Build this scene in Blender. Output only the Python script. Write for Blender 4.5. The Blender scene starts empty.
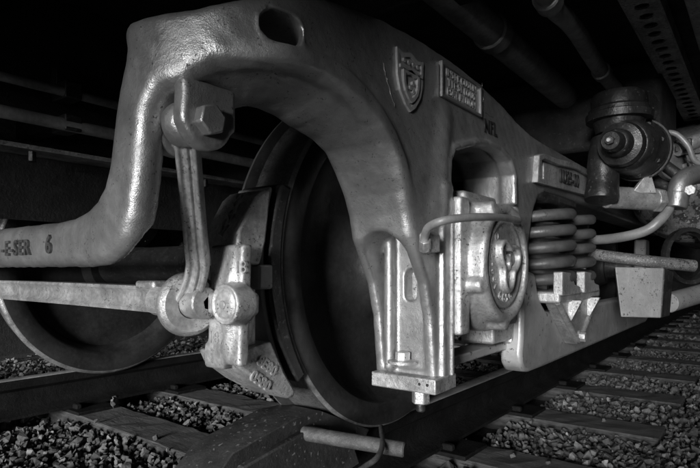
import bpy, bmesh, math, random
import numpy as np
from mathutils import Vector, Matrix, Quaternion
random.seed(7); rng = np.random.default_rng(11)
S = bpy.context.scene; COL = S.collection

# ------------------------------------------------------------------ camera
FPX, ANG, HC, HORY = 544.457, .652168516, .44125, 269.605
CAM = np.array([-1.31105, -1.66521, HC])
FV = np.array([math.cos(ANG), math.sin(ANG), 0]); RV = np.array([math.sin(ANG), -math.cos(ANG), 0]); ZV = np.array([0, 0, 1.])
cd = bpy.data.cameras.new('camera'); cam = bpy.data.objects.new('camera', cd); COL.objects.link(cam)
cd.sensor_width = 36; cd.lens = 36 * FPX / 700; cd.shift_y = (HORY - 234) / 700
cd.clip_start = .02; cd.clip_end = 3000
cam.matrix_world = Matrix(((RV[0], 0, -FV[0], CAM[0]), (RV[1], 0, -FV[1], CAM[1]), (0, 1, 0, CAM[2]), (0, 0, 0, 1)))
S.camera = cam
# ------------------------------------------------------------------ sky, sun, exposure (black-and-white photograph: the light is neutral grey)
SUN_EL, SUN_DIR = math.radians(6), Vector((.95, .31, 0)).normalized()     # direction the light travels
w = bpy.data.worlds.new('World'); S.world = w; w.use_nodes = True
nt = w.node_tree; nt.nodes.clear()
sky = nt.nodes.new('ShaderNodeTexSky'); sky.sky_type = 'NISHITA'; sky.sun_disc = False
sky.sun_elevation = SUN_EL; sky.sun_rotation = math.atan2(-SUN_DIR.x, -SUN_DIR.y); sky.dust_density = 4
bwn = nt.nodes.new('ShaderNodeRGBToBW'); bg = nt.nodes.new('ShaderNodeBackground'); wo = nt.nodes.new('ShaderNodeOutputWorld')
bg.inputs['Strength'].default_value = .07
nt.links.new(sky.outputs[0], bwn.inputs[0]); nt.links.new(bwn.outputs[0], bg.inputs[0]); nt.links.new(bg.outputs[0], wo.inputs[0])
sl = bpy.data.lights.new('sun', 'SUN'); sl.energy = 5.0; sl.angle = math.radians(18); sl.color = (1, 1, 1)
so = bpy.data.objects.new('sun', sl); COL.objects.link(so); so.location = (-6, -4, 4)
so.rotation_euler = Vector((SUN_DIR.x * math.cos(SUN_EL), SUN_DIR.y * math.cos(SUN_EL), -math.sin(SUN_EL))).to_track_quat('-Z', 'Y').to_euler()
vs = S.view_settings; vs.view_transform = 'Standard'; vs.look = 'None'; vs.gamma = 1; vs.exposure = 0.76
S.cycles.max_bounces = 8; S.cycles.diffuse_bounces = 4

# ------------------------------------------------------------------ photo pixel (700x468) -> point on a known plane
def ray(px, py): return FV + RV * (px - 350) / FPX + ZV * (HORY - py) / FPX
def PX(px, py, X): d = ray(px, py); return CAM + d * (X - CAM[0]) / d[0]
def PY(px, py, Y): d = ray(px, py); return CAM + d * (Y - CAM[1]) / d[1]
def PZ(px, py, z): d = ray(px, py); return CAM + d * (z - CAM[2]) / d[2]
def PD(px, py, dep): return CAM + ray(px, py) * dep

# ------------------------------------------------------------------ materials
MATS = {}
def mat(name, base, rough=.5, metal=0., var=.15, scale=9., bump=.15, bscale=60., chips=0., chipcol=.03, chipscale=35.,
        stretch=(1, 1, 1), dirt=0., dirtcol=.05, rvar=.12, spec=.5, lump=0., speck=0., speckcol=.6, edge=0., edgecol=.5, grain=.55):
    if name in MATS: return MATS[name]
    m = bpy.data.materials.new(name); m.use_nodes = True; MATS[name] = m
    n = m.node_tree.nodes; L = m.node_tree.links; n.clear()
    out = n.new('ShaderNodeOutputMaterial'); p = n.new('ShaderNodeBsdfPrincipled'); L.new(p.outputs[0], out.inputs[0])
    tc = n.new('ShaderNodeTexCoord'); mp = n.new('ShaderNodeMapping'); mp.inputs['Scale'].default_value = stretch
    L.new(tc.outputs['Object'], mp.inputs[0])
    def noise(sc, det=6, rg=.6, src=None):
        t = n.new('ShaderNodeTexNoise'); t.inputs['Scale'].default_value = sc; t.inputs['Detail'].default_value = det; t.inputs['Roughness'].default_value = rg
        L.new((src or mp).outputs[0], t.inputs['Vector']); return t.outputs[0]
    def ramp(v, a, b, lo=0., hi=1.):
        r = n.new('ShaderNodeMapRange'); r.interpolation_type = 'SMOOTHSTEP'
        for k, x in zip(('From Min', 'From Max', 'To Min', 'To Max'), (a, b, lo, hi)): r.inputs[k].default_value = x
        L.new(v, r.inputs['Value']); return r.outputs[0]
    def math_(op, a, b):
        k = n.new('ShaderNodeMath'); k.operation = op
        for i, x in enumerate((a, b)):
            if isinstance(x, (int, float)): k.inputs[i].default_value = x
            else: L.new(x, k.inputs[i])
        return k.outputs[0]
    def mix(f, a, b):      # a*(1-f)+b*f on values
        k = n.new('ShaderNodeMix'); k.data_type = 'FLOAT'
        for i, x in ((0, f), (2, a), (3, b)):
            if isinstance(x, (int, float)): k.inputs[i].default_value = x
            else: L.new(x, k.inputs[i])
        return k.outputs[0]
    v = ramp(noise(scale), .3, .7, base * (1 - var), base * (1 + var))
    fine = noise(scale * 9, 4)
    v = math_('MULTIPLY', v, ramp(fine, .25, .75, 1 - var * .6, 1 + var * .6))
    rv = ramp(noise(scale * 2.3), .3, .7, max(.05, rough - rvar), min(1, rough + rvar))
    if dirt:
        dm = ramp(noise(scale * .55, 8, .7), .52, .52 + .22, 0, dirt); v = mix(dm, v, dirtcol); rv = mix(dm, rv, .85)
    h = math_('ADD', noise(bscale, 5), math_('MULTIPLY', noise(bscale * 3.5, 2), grain))
    if lump: h = math_('ADD', h, math_('MULTIPLY', noise(bscale * .15, 3), lump))
    if chips:
        cn = noise(chipscale, 7, .72); big = ramp(noise(chipscale * .17, 3), .40, .62)
        th = math_('ADD', cn, math_('MULTIPLY', big, .10))
        cm = ramp(th, .735 - .12 * chips, .755 - .12 * chips)
        v = mix(cm, v, chipcol); rv = mix(cm, rv, .8); h = math_('SUBTRACT', h, math_('MULTIPLY', cm, .5))
    if speck:
        sn = noise(chipscale * 2.5, 3, .5); sm = ramp(sn, .68 - .1 * speck, .70 - .1 * speck); v = mix(sm, v, speckcol)
    if edge:
        g = n.new('ShaderNodeNewGeometry'); pe = ramp(g.outputs['Pointiness'], .53, .60, 0, edge); v = mix(pe, v, edgecol)
    cb = n.new('ShaderNodeCombineColor')
    for i in range(3): L.new(v, cb.inputs[i])
    L.new(cb.outputs[0], p.inputs['Base Color']); L.new(rv, p.inputs['Roughness']); p.inputs['Metallic'].default_value = metal
    p.inputs['Specular IOR Level'].default_value = spec
    b = n.new('ShaderNodeBump'); b.inputs['Strength'].default_value = bump; b.inputs['Distance'].default_value = .01
    L.new(h, b.inputs['Height']); L.new(b.outputs[0], p.inputs['Normal'])
    return m
SILVER = mat('aluminium_paint', .34, .41, .68, .14, 7, .16, 130, chips=.42, chipcol=.09, chipscale=170, dirt=.28, dirtcol=.15, lump=1.0)
SILVER2 = mat('aluminium_paint_worn', .42, .44, .55, .32, 12, .24, 150, chips=.62, chipcol=.11, chipscale=170, dirt=.5, dirtcol=.13, lump=1.2)
GREYP = mat('grey_paint_plain', .34, .46, .25, .12, 8, .08, 60, chips=.4, chipcol=.08, chipscale=50, dirt=.3, dirtcol=.10)
WHITEM = mat('bright_worn_metal', .55, .38, .5, .2, 14, .15, 80, chips=.35, chipcol=.1, chipscale=120, dirt=.3, dirtcol=.12)
DARKST = mat('dark_steel', .045, .5, .5, .35, 10, .15, 90, speck=.5, speckcol=.10, dirt=.3, dirtcol=.02)
WHEELM = mat('wheel_steel', .045, .42, .45, .3, 8, .12, 110, speck=.12, speckcol=.06, dirt=.3, dirtcol=.02)
TREADM = mat('wheel_tread_steel', .17, .45, .7, .4, 18, .3, 160, speck=.9, speckcol=.22, chipscale=110)
RIMEDGE = mat('worn_rim_edge', .35, .4, .7, .3, 25, .2, 120)
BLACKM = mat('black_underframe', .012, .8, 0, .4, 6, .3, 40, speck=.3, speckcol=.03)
PIPEM = mat('dull_pipe', .28, .55, .3, .3, 9, .12, 60, dirt=.4, dirtcol=.08)
RUSTM = mat('rusty_beam', .28, .7, .2, .4, 12, .35, 50, speck=.6, speckcol=.14)
RAILM = mat('rail_side', .008, .85, 0, .35, 10, .3, 70, spec=.12)
RAILTOP = mat('rail_head_polished', .42, .38, .35, .2, 12, .08, 120)
WOODM = mat('sleeper_wood', .07, .85, 0, .4, 12, .6, 28, stretch=(6, .6, 6), chips=.5, chipcol=.01, chipscale=14)
GROUNDM = mat('ballast_bed', .025, .95, 0, .5, 30, .8, 60)
VALVEM = mat('valve_casting', .026, .36, .3, .3, 10, .18, 70, speck=.25, speckcol=.09, dirt=.3, dirtcol=.015)
TANKM = mat('flaking_tank_paint', .22, .6, .15, .3, 10, .45, 40, chips=1.1, chipcol=.05, chipscale=22, speck=.3, speckcol=.4)
SPECKM = mat('speckled_box_paint', .30, .55, .1, .15, 8, .15, 60, chips=.6, chipcol=.06, chipscale=110)
STAVE = mat('weathered_bar', .075, .6, .2, .3, 10, .3, 40, stretch=(1, 5, 5))
INK = mat('stencil_ink', .02, .6, 0, .1)
LETTER = mat('cast_letter', .08, .5, .3, .25, 20, .1)
LETTERB = mat('cast_letter_bright', .40, .45, .4, .2, 20, .1)
HOSEM = mat('grey_conduit', .26, .45, .2, .15, 20, .06)
LEAFM = mat('dry_leaf', .18, .7, 0, .3, 20, .2)
WALLM = mat('blocker_wall_dark', .015, .9, 0, .3, 3, .3, 20)  # near-black colour for the added wall that blocks light

# ------------------------------------------------------------------ object helpers
def tag(o, label, cat, group=None, kind=None):
    if label: o['label'] = label
    if cat: o['category'] = cat
    if group: o['group'] = group
    if kind: o['kind'] = kind
    return o
def thing(name, label, cat, loc, group=None):
    o = bpy.data.objects.new(name, None); COL.objects.link(o); o.location = loc; o.empty_display_size = .05
    return tag(o, label, cat, group)
def wloc(o):
    v = Vector(o.location); p = o.parent
    while p: v += p.location; p = p.parent
    return v
def link(name, me, m, parent=None, smooth=True, sharp=None, bevel=None, bseg=2):
    """one mesh given in world coordinates -> object with its origin at its own base"""
    n = len(me.vertices); co = np.empty(n * 3, np.float32); me.vertices.foreach_get('co', co); co = co.reshape(-1, 3)
    lo, hi = co.min(0), co.max(0); c = np.array([(lo[0] + hi[0]) / 2, (lo[1] + hi[1]) / 2, lo[2]])
    me.vertices.foreach_set('co', (co - c).astype(np.float32).ravel()); me.update()
    if len(me.materials) == 0:
        for q in (m if isinstance(m, (list, tuple)) else [m]): me.materials.append(q)
    if smooth:
        me.polygons.foreach_set('use_smooth', [True] * len(me.polygons))
        if sharp: me.set_sharp_from_angle(angle=math.radians(sharp))
    o = bpy.data.objects.new(name, me); COL.objects.link(o)
    o.location = c
    if parent: o.parent = parent; o.location = Vector(c) - wloc(parent)
    if bevel:
        b = o.modifiers.new('bevel', 'BEVEL'); b.width = bevel; b.segments = bseg; b.limit_method = 'ANGLE'; b.angle_limit = math.radians(35)
    return o
def copy_tree(o, parent=None):
    c = o.copy(); COL.objects.link(c); c.parent = parent
    for ch in list(o.children): copy_tree(ch, c)
    return c
def pyd(vs_, fs): me = bpy.data.meshes.new('m'); me.from_pydata([tuple(map(float, v)) for v in vs_], [], fs); me.update(); return me
def fixn(me):
    bm = bmesh.new(); bm.from_mesh(me); bmesh.ops.recalc_face_normals(bm, faces=bm.faces); bm.to_mesh(me); bm.free(); return me
def box_me(lo, hi):
    x0, y0, z0 = lo; x1, y1, z1 = hi
    v = [(x0, y0, z0), (x1, y0, z0), (x1, y1, z0), (x0, y1, z0), (x0, y0, z1), (x1, y0, z1), (x1, y1, z1), (x0, y1, z1)]
    return fixn(pyd(v, [(3, 2, 1, 0), (4, 5, 6, 7), (0, 1, 5, 4), (1, 2, 6, 5), (2, 3, 7, 6), (3, 0, 4, 7)]))
def box(name, lo, hi, m, parent=None, bevel=.003): return link(name, box_me(lo, hi), m, parent, sharp=35, bevel=bevel)
def prism(name, pts, e1, e2, e3, org, depth, m, parent=None, bevel=.003, bseg=2):
    """polygon pts (a,b) in the e1,e2 plane at org, extruded depth along e3"""
    e1, e2, e3, org = map(np.array, (e1, e2, e3, org)); n = len(pts)
    v = [org + e1 * a + e2 * b for a, b in pts] + [org + e1 * a + e2 * b + e3 * depth for a, b in pts]
    f = [tuple(range(n)), tuple(range(2 * n - 1, n - 1, -1))] + [(i, (i + 1) % n, n + (i + 1) % n, n + i) for i in range(n)]
    return link(name, fixn(pyd(v, f)), m, parent, sharp=35, bevel=bevel, bseg=bseg)
def basis(ax):
    ax = np.array(ax, float); ax /= np.linalg.norm(ax)
    u = np.cross(ax, [0, 0, 1.]) if abs(ax[2]) < .9 else np.cross(ax, [1., 0, 0]); u /= np.linalg.norm(u)
    return ax, u, np.cross(ax, u)
def lathe_me(prof, org, ax, seg=48, mats=None):
    """prof: list of (radius, along axis); mats: material index per profile segment"""
    ax, u, w_ = basis(ax); org = np.array(org, float); v = []; f = []; mi = []
    for r, a in prof:
        for k in range(seg):
            t = 2 * math.pi * k / seg; v.append(org + ax * a + (u * math.cos(t) + w_ * math.sin(t)) * max(r, 1e-5))
    for i in range(len(prof) - 1):
        for k in range(seg):
            k2 = (k + 1) % seg; f.append((i * seg + k, i * seg + k2, (i + 1) * seg + k2, (i + 1) * seg + k)); mi.append(mats[i] if mats else 0)
    me = fixn(pyd(v, f)); me.polygons.foreach_set('material_index', mi); return me
def lathe(name, prof, org, ax, m, parent=None, seg=48, sharp=40, mats=None): return link(name, lathe_me(prof, org, ax, seg, mats), m, parent, sharp=sharp)
def cyl(name, a, b, r, m, parent=None, seg=24, ch=.003):
    a, b = np.array(a, float), np.array(b, float); L = np.linalg.norm(b - a); ch = min(ch, r * .3, L * .3)
    return lathe(name, [(0, 0), (r - ch, 0), (r, ch), (r, L - ch), (r - ch, L), (0, L)], a, b - a, m, parent, seg)
def hexm(name, a, b, r, m, parent=None): 
    a, b = np.array(a, float), np.array(b, float); ax, u, w_ = basis(b - a); L = np.linalg.norm(b - a)
    return prism(name, [(r * math.cos(t), r * math.sin(t)) for t in np.arange(6) * math.pi / 3 + .3], u, w_, ax, a, L, m, parent, bevel=r * .12)
def smooth_path(P, n=8):
    P = [np.array(p, float) for p in P]
    if len(P) < 3: return [P[0] + (P[1] - P[0]) * t for t in np.linspace(0, 1, n + 1)]
    Q = [2 * P[0] - P[1]] + P + [2 * P[-1] - P[-2]]; out = []
    for i in range(1, len(Q) - 2):
        for t in np.linspace(0, 1, n, endpoint=False):
            a, b, c, d = Q[i - 1:i + 3]; out.append(.5 * (2 * b + (c - a) * t + (2 * a - 5 * b + 4 * c - d) * t * t + (3 * b - a - 3 * c + d) * t ** 3))
    return out + [P[-1]]
def sweep_me(path, prof, up=(0, 0, 1), scale=None, twist=None):
    """closed 2-D profile (a sideways, b up) along a path"""
    path = [np.array(p, float) for p in path]; n = len(prof); v = []; f = []; U = np.array(up, float)
    for i, p in enumerate(path):
        t = path[min(i + 1, len(path) - 1)] - path[max(i - 1, 0)]; t /= np.linalg.norm(t)
        s = np.cross(t, U); ls = np.linalg.norm(s)
        s = s / ls if ls > 1e-4 else np.array([1., 0, 0]); U2 = np.cross(s, t)
        if scale is None: sa = sb = 1
        else: sa, sb = (scale[i], scale[i]) if np.isscalar(scale[i]) else scale[i]
        U = U2
        v += [p + s * a * sa + U2 * b * sb for a, b in prof]
    for i in range(len(path) - 1):
        f += [(i * n + k, i * n + (k + 1) % n, (i + 1) * n + (k + 1) % n, (i + 1) * n + k) for k in range(n)]
    f += [tuple(range(n)), tuple(range((len(path) - 1) * n, len(path) * n))]
    return fixn(pyd(v, f))
def circ(r, n=12): return [(r * math.cos(t), r * math.sin(t)) for t in np.arange(n) * 2 * math.pi / n]
def tube(name, P, r, m, parent=None, n=8, seg=12, scale=None):
    pth = smooth_path(P, n); sc = None if scale is None else list(np.interp(np.linspace(0, 1, len(pth)), np.linspace(0, 1, len(scale)), scale))
    up = (0, 0, 1) if abs((pth[1] - pth[0])[2]) < .8 * np.linalg.norm(pth[1] - pth[0]) else (1, 0, 0)
    return link(name, sweep_me(pth, circ(r, seg), up, sc), m, parent, sharp=50)
def text_me(s, size, depth, font_sp=1.0, bold=.0):
    cu = bpy.data.curves.new('t', 'FONT'); cu.body = s; cu.size = size; cu.extrude = depth / 2; cu.space_character = font_sp; cu.offset = bold
    cu.align_x = 'CENTER'; cu.align_y = 'CENTER'; cu.resolution_u = 3
    o = bpy.data.objects.new('t', cu); COL.objects.link(o); dg = bpy.context.evaluated_depsgraph_get(); dg.update()
    me = bpy.data.meshes.new_from_object(o.evaluated_get(dg)); bpy.data.objects.remove(o); me.materials.clear(); return me
def remap(me, fn):
    n = len(me.vertices); co = np.empty(n * 3, np.float32); me.vertices.foreach_get('co', co); co = co.reshape(-1, 3).astype(float)
    me.vertices.foreach_set('co', fn(co).astype(np.float32).ravel()); me.update(); return me
def text_on(name, s, size, depth, org, e1, e2, m, parent, sp=1., bold=.0):
    e1, e2 = np.array(e1, float), np.array(e2, float); e1 /= np.linalg.norm(e1); e2 -= e1 * (e1 @ e2); e2 /= np.linalg.norm(e2); e3 = np.cross(e1, e2); org = np.array(org)
    return link(name, remap(text_me(s, size, depth, sp, bold), lambda c: org + c[:, :1] * e1 + c[:, 1:2] * e2 + c[:, 2:] * e3), m, parent, smooth=False)

# ------------------------------------------------------------------ castings: signed distance fields meshed with surface nets
def sdpoly(x, y, pts):
    d = np.full(np.broadcast(x, y).shape, 1e9); s = np.ones(d.shape); P = np.array(pts, float); n = len(P)
    for i in range(n):
        a = P[i]; b = P[i - 1]; e = b - a; wx, wy = x - a[0], y - a[1]
        t = np.clip((wx * e[0] + wy * e[1]) / (e @ e), 0, 1); d = np.minimum(d, (wx - e[0] * t) ** 2 + (wy - e[1] * t) ** 2)
        c1 = y >= a[1]; c2 = y < b[1]; c3 = e[0] * wy > e[1] * wx
        s = np.where((c1 & c2 & c3) | (~c1 & ~c2 & ~c3), -s, s)
    return s * np.sqrt(d)
def extr(d2, b, r):
    a = d2 + r; b = b + r
    return np.minimum(np.maximum(a, b), 0) + np.sqrt(np.maximum(a, 0) ** 2 + np.maximum(b, 0) ** 2) - r
def sdbox(x, y, z, c, h, r=0.):
    q = [np.abs(v - cc) - hh + r for v, cc, hh in zip((x, y, z), c, h)]
    return np.minimum(np.maximum(np.maximum(q[0], q[1]), q[2]), 0) + np.sqrt(sum(np.maximum(v, 0) ** 2 for v in q)) - r
def sdcaps(x, y, z, a, b, r0, r1=None):
    a, b = np.array(a, float), np.array(b, float); e = b - a
    t = np.clip(((x - a[0]) * e[0] + (y - a[1]) * e[1] + (z - a[2]) * e[2]) / (e @ e), 0, 1)
    return np.sqrt((x - a[0] - e[0] * t) ** 2 + (y - a[1] - e[1] * t) ** 2 + (z - a[2] - e[2] * t) ** 2) - (r0 + ((r0 if r1 is None else r1) - r0) * t)
def sdcyl(x, y, z, c, ax, R, h, r=.004):
    u = {'x': (y - c[1], z - c[2], x - c[0]), 'y': (x - c[0], z - c[2], y - c[1]), 'z': (x - c[0], y - c[1], z - c[2])}[ax]
    return extr(np.sqrt(u[0] ** 2 + u[1] ** 2) - R, np.abs(u[2]) - h, r)
def smin(a, b, k):
    h = np.clip(.5 + .5 * (b - a) / k, 0, 1); return b * (1 - h) + a * h - k * h * (1 - h)
def smax(a, b, k): return -smin(-a, -b, k)
def nets(fn, lo, hi, h, mapf=None):
    ax = [np.arange(l, u + h, h) for l, u in zip(lo, hi)]
    F = np.asarray(fn(ax[0][:, None, None], ax[1][None, :, None], ax[2][None, None, :])).astype(np.float32)
    F[[0, -1]] = np.maximum(F[[0, -1]], 1e-3); F[:, [0, -1]] = np.maximum(F[:, [0, -1]], 1e-3); F[:, :, [0, -1]] = np.maximum(F[:, :, [0, -1]], 1e-3)
    I = F < 0; sh = np.array(F.shape) - 1
    cnt = sum(I[i:sh[0] + i, j:sh[1] + j, k:sh[2] + k].astype(np.int8) for i in (0, 1) for j in (0, 1) for k in (0, 1))
    ci, cj, ck = np.nonzero((cnt > 0) & (cnt < 8)); N = len(ci)
    idx = np.full(sh, -1, np.int32); idx[ci, cj, ck] = np.arange(N)
    acc = np.zeros((N, 3)); c = np.zeros(N); cor = [(i, j, k) for i in (0, 1) for j in (0, 1) for k in (0, 1)]
    for a in cor:
        for d in range(3):
            if a[d]: continue
            b = list(a); b[d] = 1
            fa = F[ci + a[0], cj + a[1], ck + a[2]]; fb = F[ci + b[0], cj + b[1], ck + b[2]]; x = (fa < 0) != (fb < 0)
            t = np.where(x, fa / np.where(x, fa - fb, 1), 0); p = np.tile(np.array(a, float), (N, 1)); p[:, d] += t
            acc += p * x[:, None]; c += x
    V = (np.stack([ci, cj, ck], 1) + acc / c[:, None]) * h + np.array([a_[0] for a_ in ax])
    quads = []
    for d in range(3):
        o1, o2 = [(1, 2), (2, 0), (0, 1)][d]
        A = np.take(I, range(0, I.shape[d] - 1), d); B = np.take(I, range(1, I.shape[d]), d)
        e = np.argwhere(A != B); e = e[(e[:, o1] > 0) & (e[:, o2] > 0) & (e[:, o1] < sh[o1]) & (e[:, o2] < sh[o2])]
        ins = A[e[:, 0], e[:, 1], e[:, 2]]
        def cell(p, q): g = e.copy(); g[:, o1] -= p; g[:, o2] -= q; return idx[g[:, 0], g[:, 1], g[:, 2]]
        q4 = np.stack([cell(1, 1), cell(0, 1), cell(0, 0), cell(1, 0)], 1); q4[~ins] = q4[~ins][:, ::-1]; quads.append(q4)
    Q = np.concatenate(quads); Q = Q[(Q >= 0).all(1)]
    if mapf: V = mapf(V)
    me = bpy.data.meshes.new('casting'); me.vertices.add(N); me.vertices.foreach_set('co', V.astype(np.float32).ravel())
    me.loops.add(len(Q) * 4); me.loops.foreach_set('vertex_index', Q.ravel().astype(np.int32)); me.polygons.add(len(Q))
    me.polygons.foreach_set('loop_start', np.arange(0, len(Q) * 4, 4, dtype=np.int32)); me.update(calc_edges=True); me.validate(); return me
def cast(name, fn, lo, hi, h, m, parent=None, mapf=None): return link(name, nets(fn, lo, hi, h, mapf), m, parent)

# ================================================================== THE SETTING: ground, track
def noisy_grid(x0, x1, y0, y1, h, z, amp):
    nx, ny = int((x1 - x0) / h) + 1, int((y1 - y0) / h) + 1
    X, Y = np.meshgrid(np.linspace(x0, x1, nx), np.linspace(y0, y1, ny), indexing='ij'); Z = z + amp * rng.normal(size=X.shape)
    v = np.stack([X, Y, Z], -1).reshape(-1, 3); f = [(i * ny + j, (i + 1) * ny + j, (i + 1) * ny + j + 1, i * ny + j + 1) for i in range(nx - 1) for j in range(ny - 1)]
    return pyd(v, f)
g = link('ground', noisy_grid(-60, 60, -60, 60, 2, -.235, .0), GROUNDM); g['kind'] = 'structure'
RAILH, TIETOP = .150, -.165
TIEW = .205; TIES = np.array([-2.0, -1.38, -.80, -.12, .36, .98, 1.63, 2.24, 2.87] + [2.87 + .61 * k for k in range(1, 12)])
rail_prof = [(-.07, -.15), (.07, -.15), (.07, -.139), (.02, -.122), (.009, -.108), (.009, -.052), (.033, -.036), (.036, -.012), (.030, -.003), (.020, 0), (-.020, 0), (-.030, -.003), (-.036, -.012), (-.033, -.036), (-.009, -.052), (-.009, -.108), (-.02, -.122), (-.07, -.139)]
for yc, lab in ((-.752, 'dark steel rail under the large braked wheel, chocked'), (.752, 'steel rail under the smaller looking wheel behind the brake beam')):
    xs = np.linspace(-6, 26, 60); n = len(rail_prof)
    v = [(x, yc + a, b) for x in xs for a, b in rail_prof]
    f = [(i * n + k, i * n + (k + 1) % n, (i + 1) * n + (k + 1) % n, (i + 1) * n + k) for i in range(len(xs) - 1) for k in range(n)] + [tuple(range(n)), tuple(range((len(xs) - 1) * n, len(xs) * n))]
    me = fixn(pyd(v, f)); mi = [1 if (fc[0] % n in (8, 9, 10) and len(fc) == 4) else 0 for fc in f]; me.polygons.foreach_set('material_index', mi)
    tag(link('rail', me, [RAILM, RAILTOP], sharp=40), lab, 'rail', 'rails of the track')
# sleepers, each with its tie plates and spikes
def sleeper_me(seed):
    r = np.random.default_rng(seed); nx, ny = 6, 60; v = []; L = 1.36
    def sec(y):
        e = r.normal(size=(8,)) * .002; hw = TIEW / 2; c = .012
        return [(-hw + e[0], y, -.17), (hw + e[1], y, -.17), (hw + e[2], y, -c), (hw - c + e[3], y, e[4]), (.03, y, e[5] * .8), (-.04, y, e[6] * .8), (-hw + c + e[7], y, 0), (-hw + e[0], y, -c)]
    for y in np.linspace(-L, L, ny): v += sec(y)
    f = [(i * 8 + k, i * 8 + (k + 1) % 8, (i + 1) * 8 + (k + 1) % 8, (i + 1) * 8 + k) for i in range(ny - 1) for k in range(8)] + [tuple(range(8)), tuple(range((ny - 1) * 8, ny * 8))]
    return fixn(pyd(v, f))
sme = [sleeper_me(i) for i in range(4)]
for m_ in sme: m_.materials.append(WOODM)
plate_me = None
ORD = 'first second third fourth fifth sixth seventh eighth ninth tenth eleventh twelfth thirteenth fourteenth fifteenth sixteenth seventeenth'.split()
for k, xc in enumerate(TIES):
    which = 'the sleeper below the large braked wheel' if k == 3 else ('the ' + ORD[abs(k - 3) - 1] + (' sleeper past the large braked wheel towards the springs' if k > 3 else ' sleeper short of the large braked wheel'))
    lab = 'weathered wooden ' + (which[4:] if k != 3 else 'sleeper directly below the large braked wheel')
    if k != 3: lab = 'weathered wood, ' + which
    o = bpy.data.objects.new('sleeper', sme[k % 4]); COL.objects.link(o); o.location = (xc + rng.normal() * .006, 0, TIETOP); o.rotation_euler = (0, 0, rng.normal() * .008)
    tag(o, lab, 'sleeper', 'wooden sleepers of the track')
    for yc, side in ((-.752, 'braked rail tie plate on '), (.752, 'far rail tie plate on ')):
        t = thing('tie_plate', side + which, 'tie plate', (xc, yc, TIETOP), 'tie plates on the sleepers')
        box('plate', (xc - .085, yc - .16, TIETOP), (xc + .085, yc + .16, TIETOP + .014), RAILM, t, bevel=.003)
        for sx, sy in ((-.05, -1), (.05, 1)):
            c = (xc + sx, yc + sy * .083)
            box('spike', (c[0] - .014, c[1] - .02, TIETOP + .012), (c[0] + .012, c[1] + .02, TIETOP + .034), RAILM, t, bevel=.006)

# ballast: crushed stone that nobody could count
def rock_shapes(n):
    out = []
    for i in range(n):
        r = np.random.default_rng(100 + i); bm = bmesh.new()
        for p in r.normal(size=(11, 3)): p = p / np.linalg.norm(p) * r.uniform(.75, 1.1); bm.verts.new(p * np.array([1.0, r.uniform(.75, 1), r.uniform(.6, .9)]))
        h = bmesh.ops.convex_hull(bm, input=bm.verts); bmesh.ops.delete(bm, geom=[e for e in h['geom_interior'] if isinstance(e, bmesh.types.BMVert)], context='VERTS')
        bmesh.ops.triangulate(bm, faces=bm.faces); bm.verts.index_update()
        out.append((np.array([v.co[:] for v in bm.verts]), np.array([[v.index for v in f.verts] for f in bm.faces]))); bm.free()
    return out
ROCKS = rock_shapes(14)
def scatter(pos, size, seed, keep=None):
    r = np.random.default_rng(seed); vs_, fs, off = [], [], 0
    which = r.integers(len(ROCKS), size=len(pos))
    for k, (V, F) in enumerate(ROCKS):
        sel = np.nonzero(which == k)[0]
        if not len(sel): continue
        q = r.normal(size=(len(sel), 4)); q /= np.linalg.norm(q, axis=1)[:, None]; a, b, c, d = q.T
        R = np.stack([1 - 2 * (c * c + d * d), 2 * (b * c - a * d), 2 * (b * d + a * c), 2 * (b * c + a * d), 1 - 2 * (b * b + d * d), 2 * (c * d - a * b), 2 * (b * d - a * c), 2 * (c * d + a * b), 1 - 2 * (b * b + c * c)], 1).reshape(-1, 3, 3)
        W = np.einsum('nij,vj->nvi', R, V) * size[sel][:, None, None] + pos[sel][:, None, :]
        vs_.append(W.reshape(-1, 3)); fs.append((F[None] + (np.arange(len(sel)) * len(V))[:, None, None] + off).reshape(-1, 3)); off += len(sel) * len(V)
    return np.concatenate(vs_), np.concatenate(fs)
def tri_mesh(V, F):
    me = bpy.data.meshes.new('stones'); me.vertices.add(len(V)); me.vertices.foreach_set('co', V.astype(np.float32).ravel())
    me.loops.add(len(F) * 3); me.loops.foreach_set('vertex_index', F.ravel().astype(np.int32)); me.polygons.add(len(F))
    me.polygons.foreach_set('loop_start', np.arange(0, len(F) * 3, 3, dtype=np.int32)); me.polygons.foreach_set('use_smooth', [False] * len(F)); me.update(calc_edges=True); return me
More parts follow.
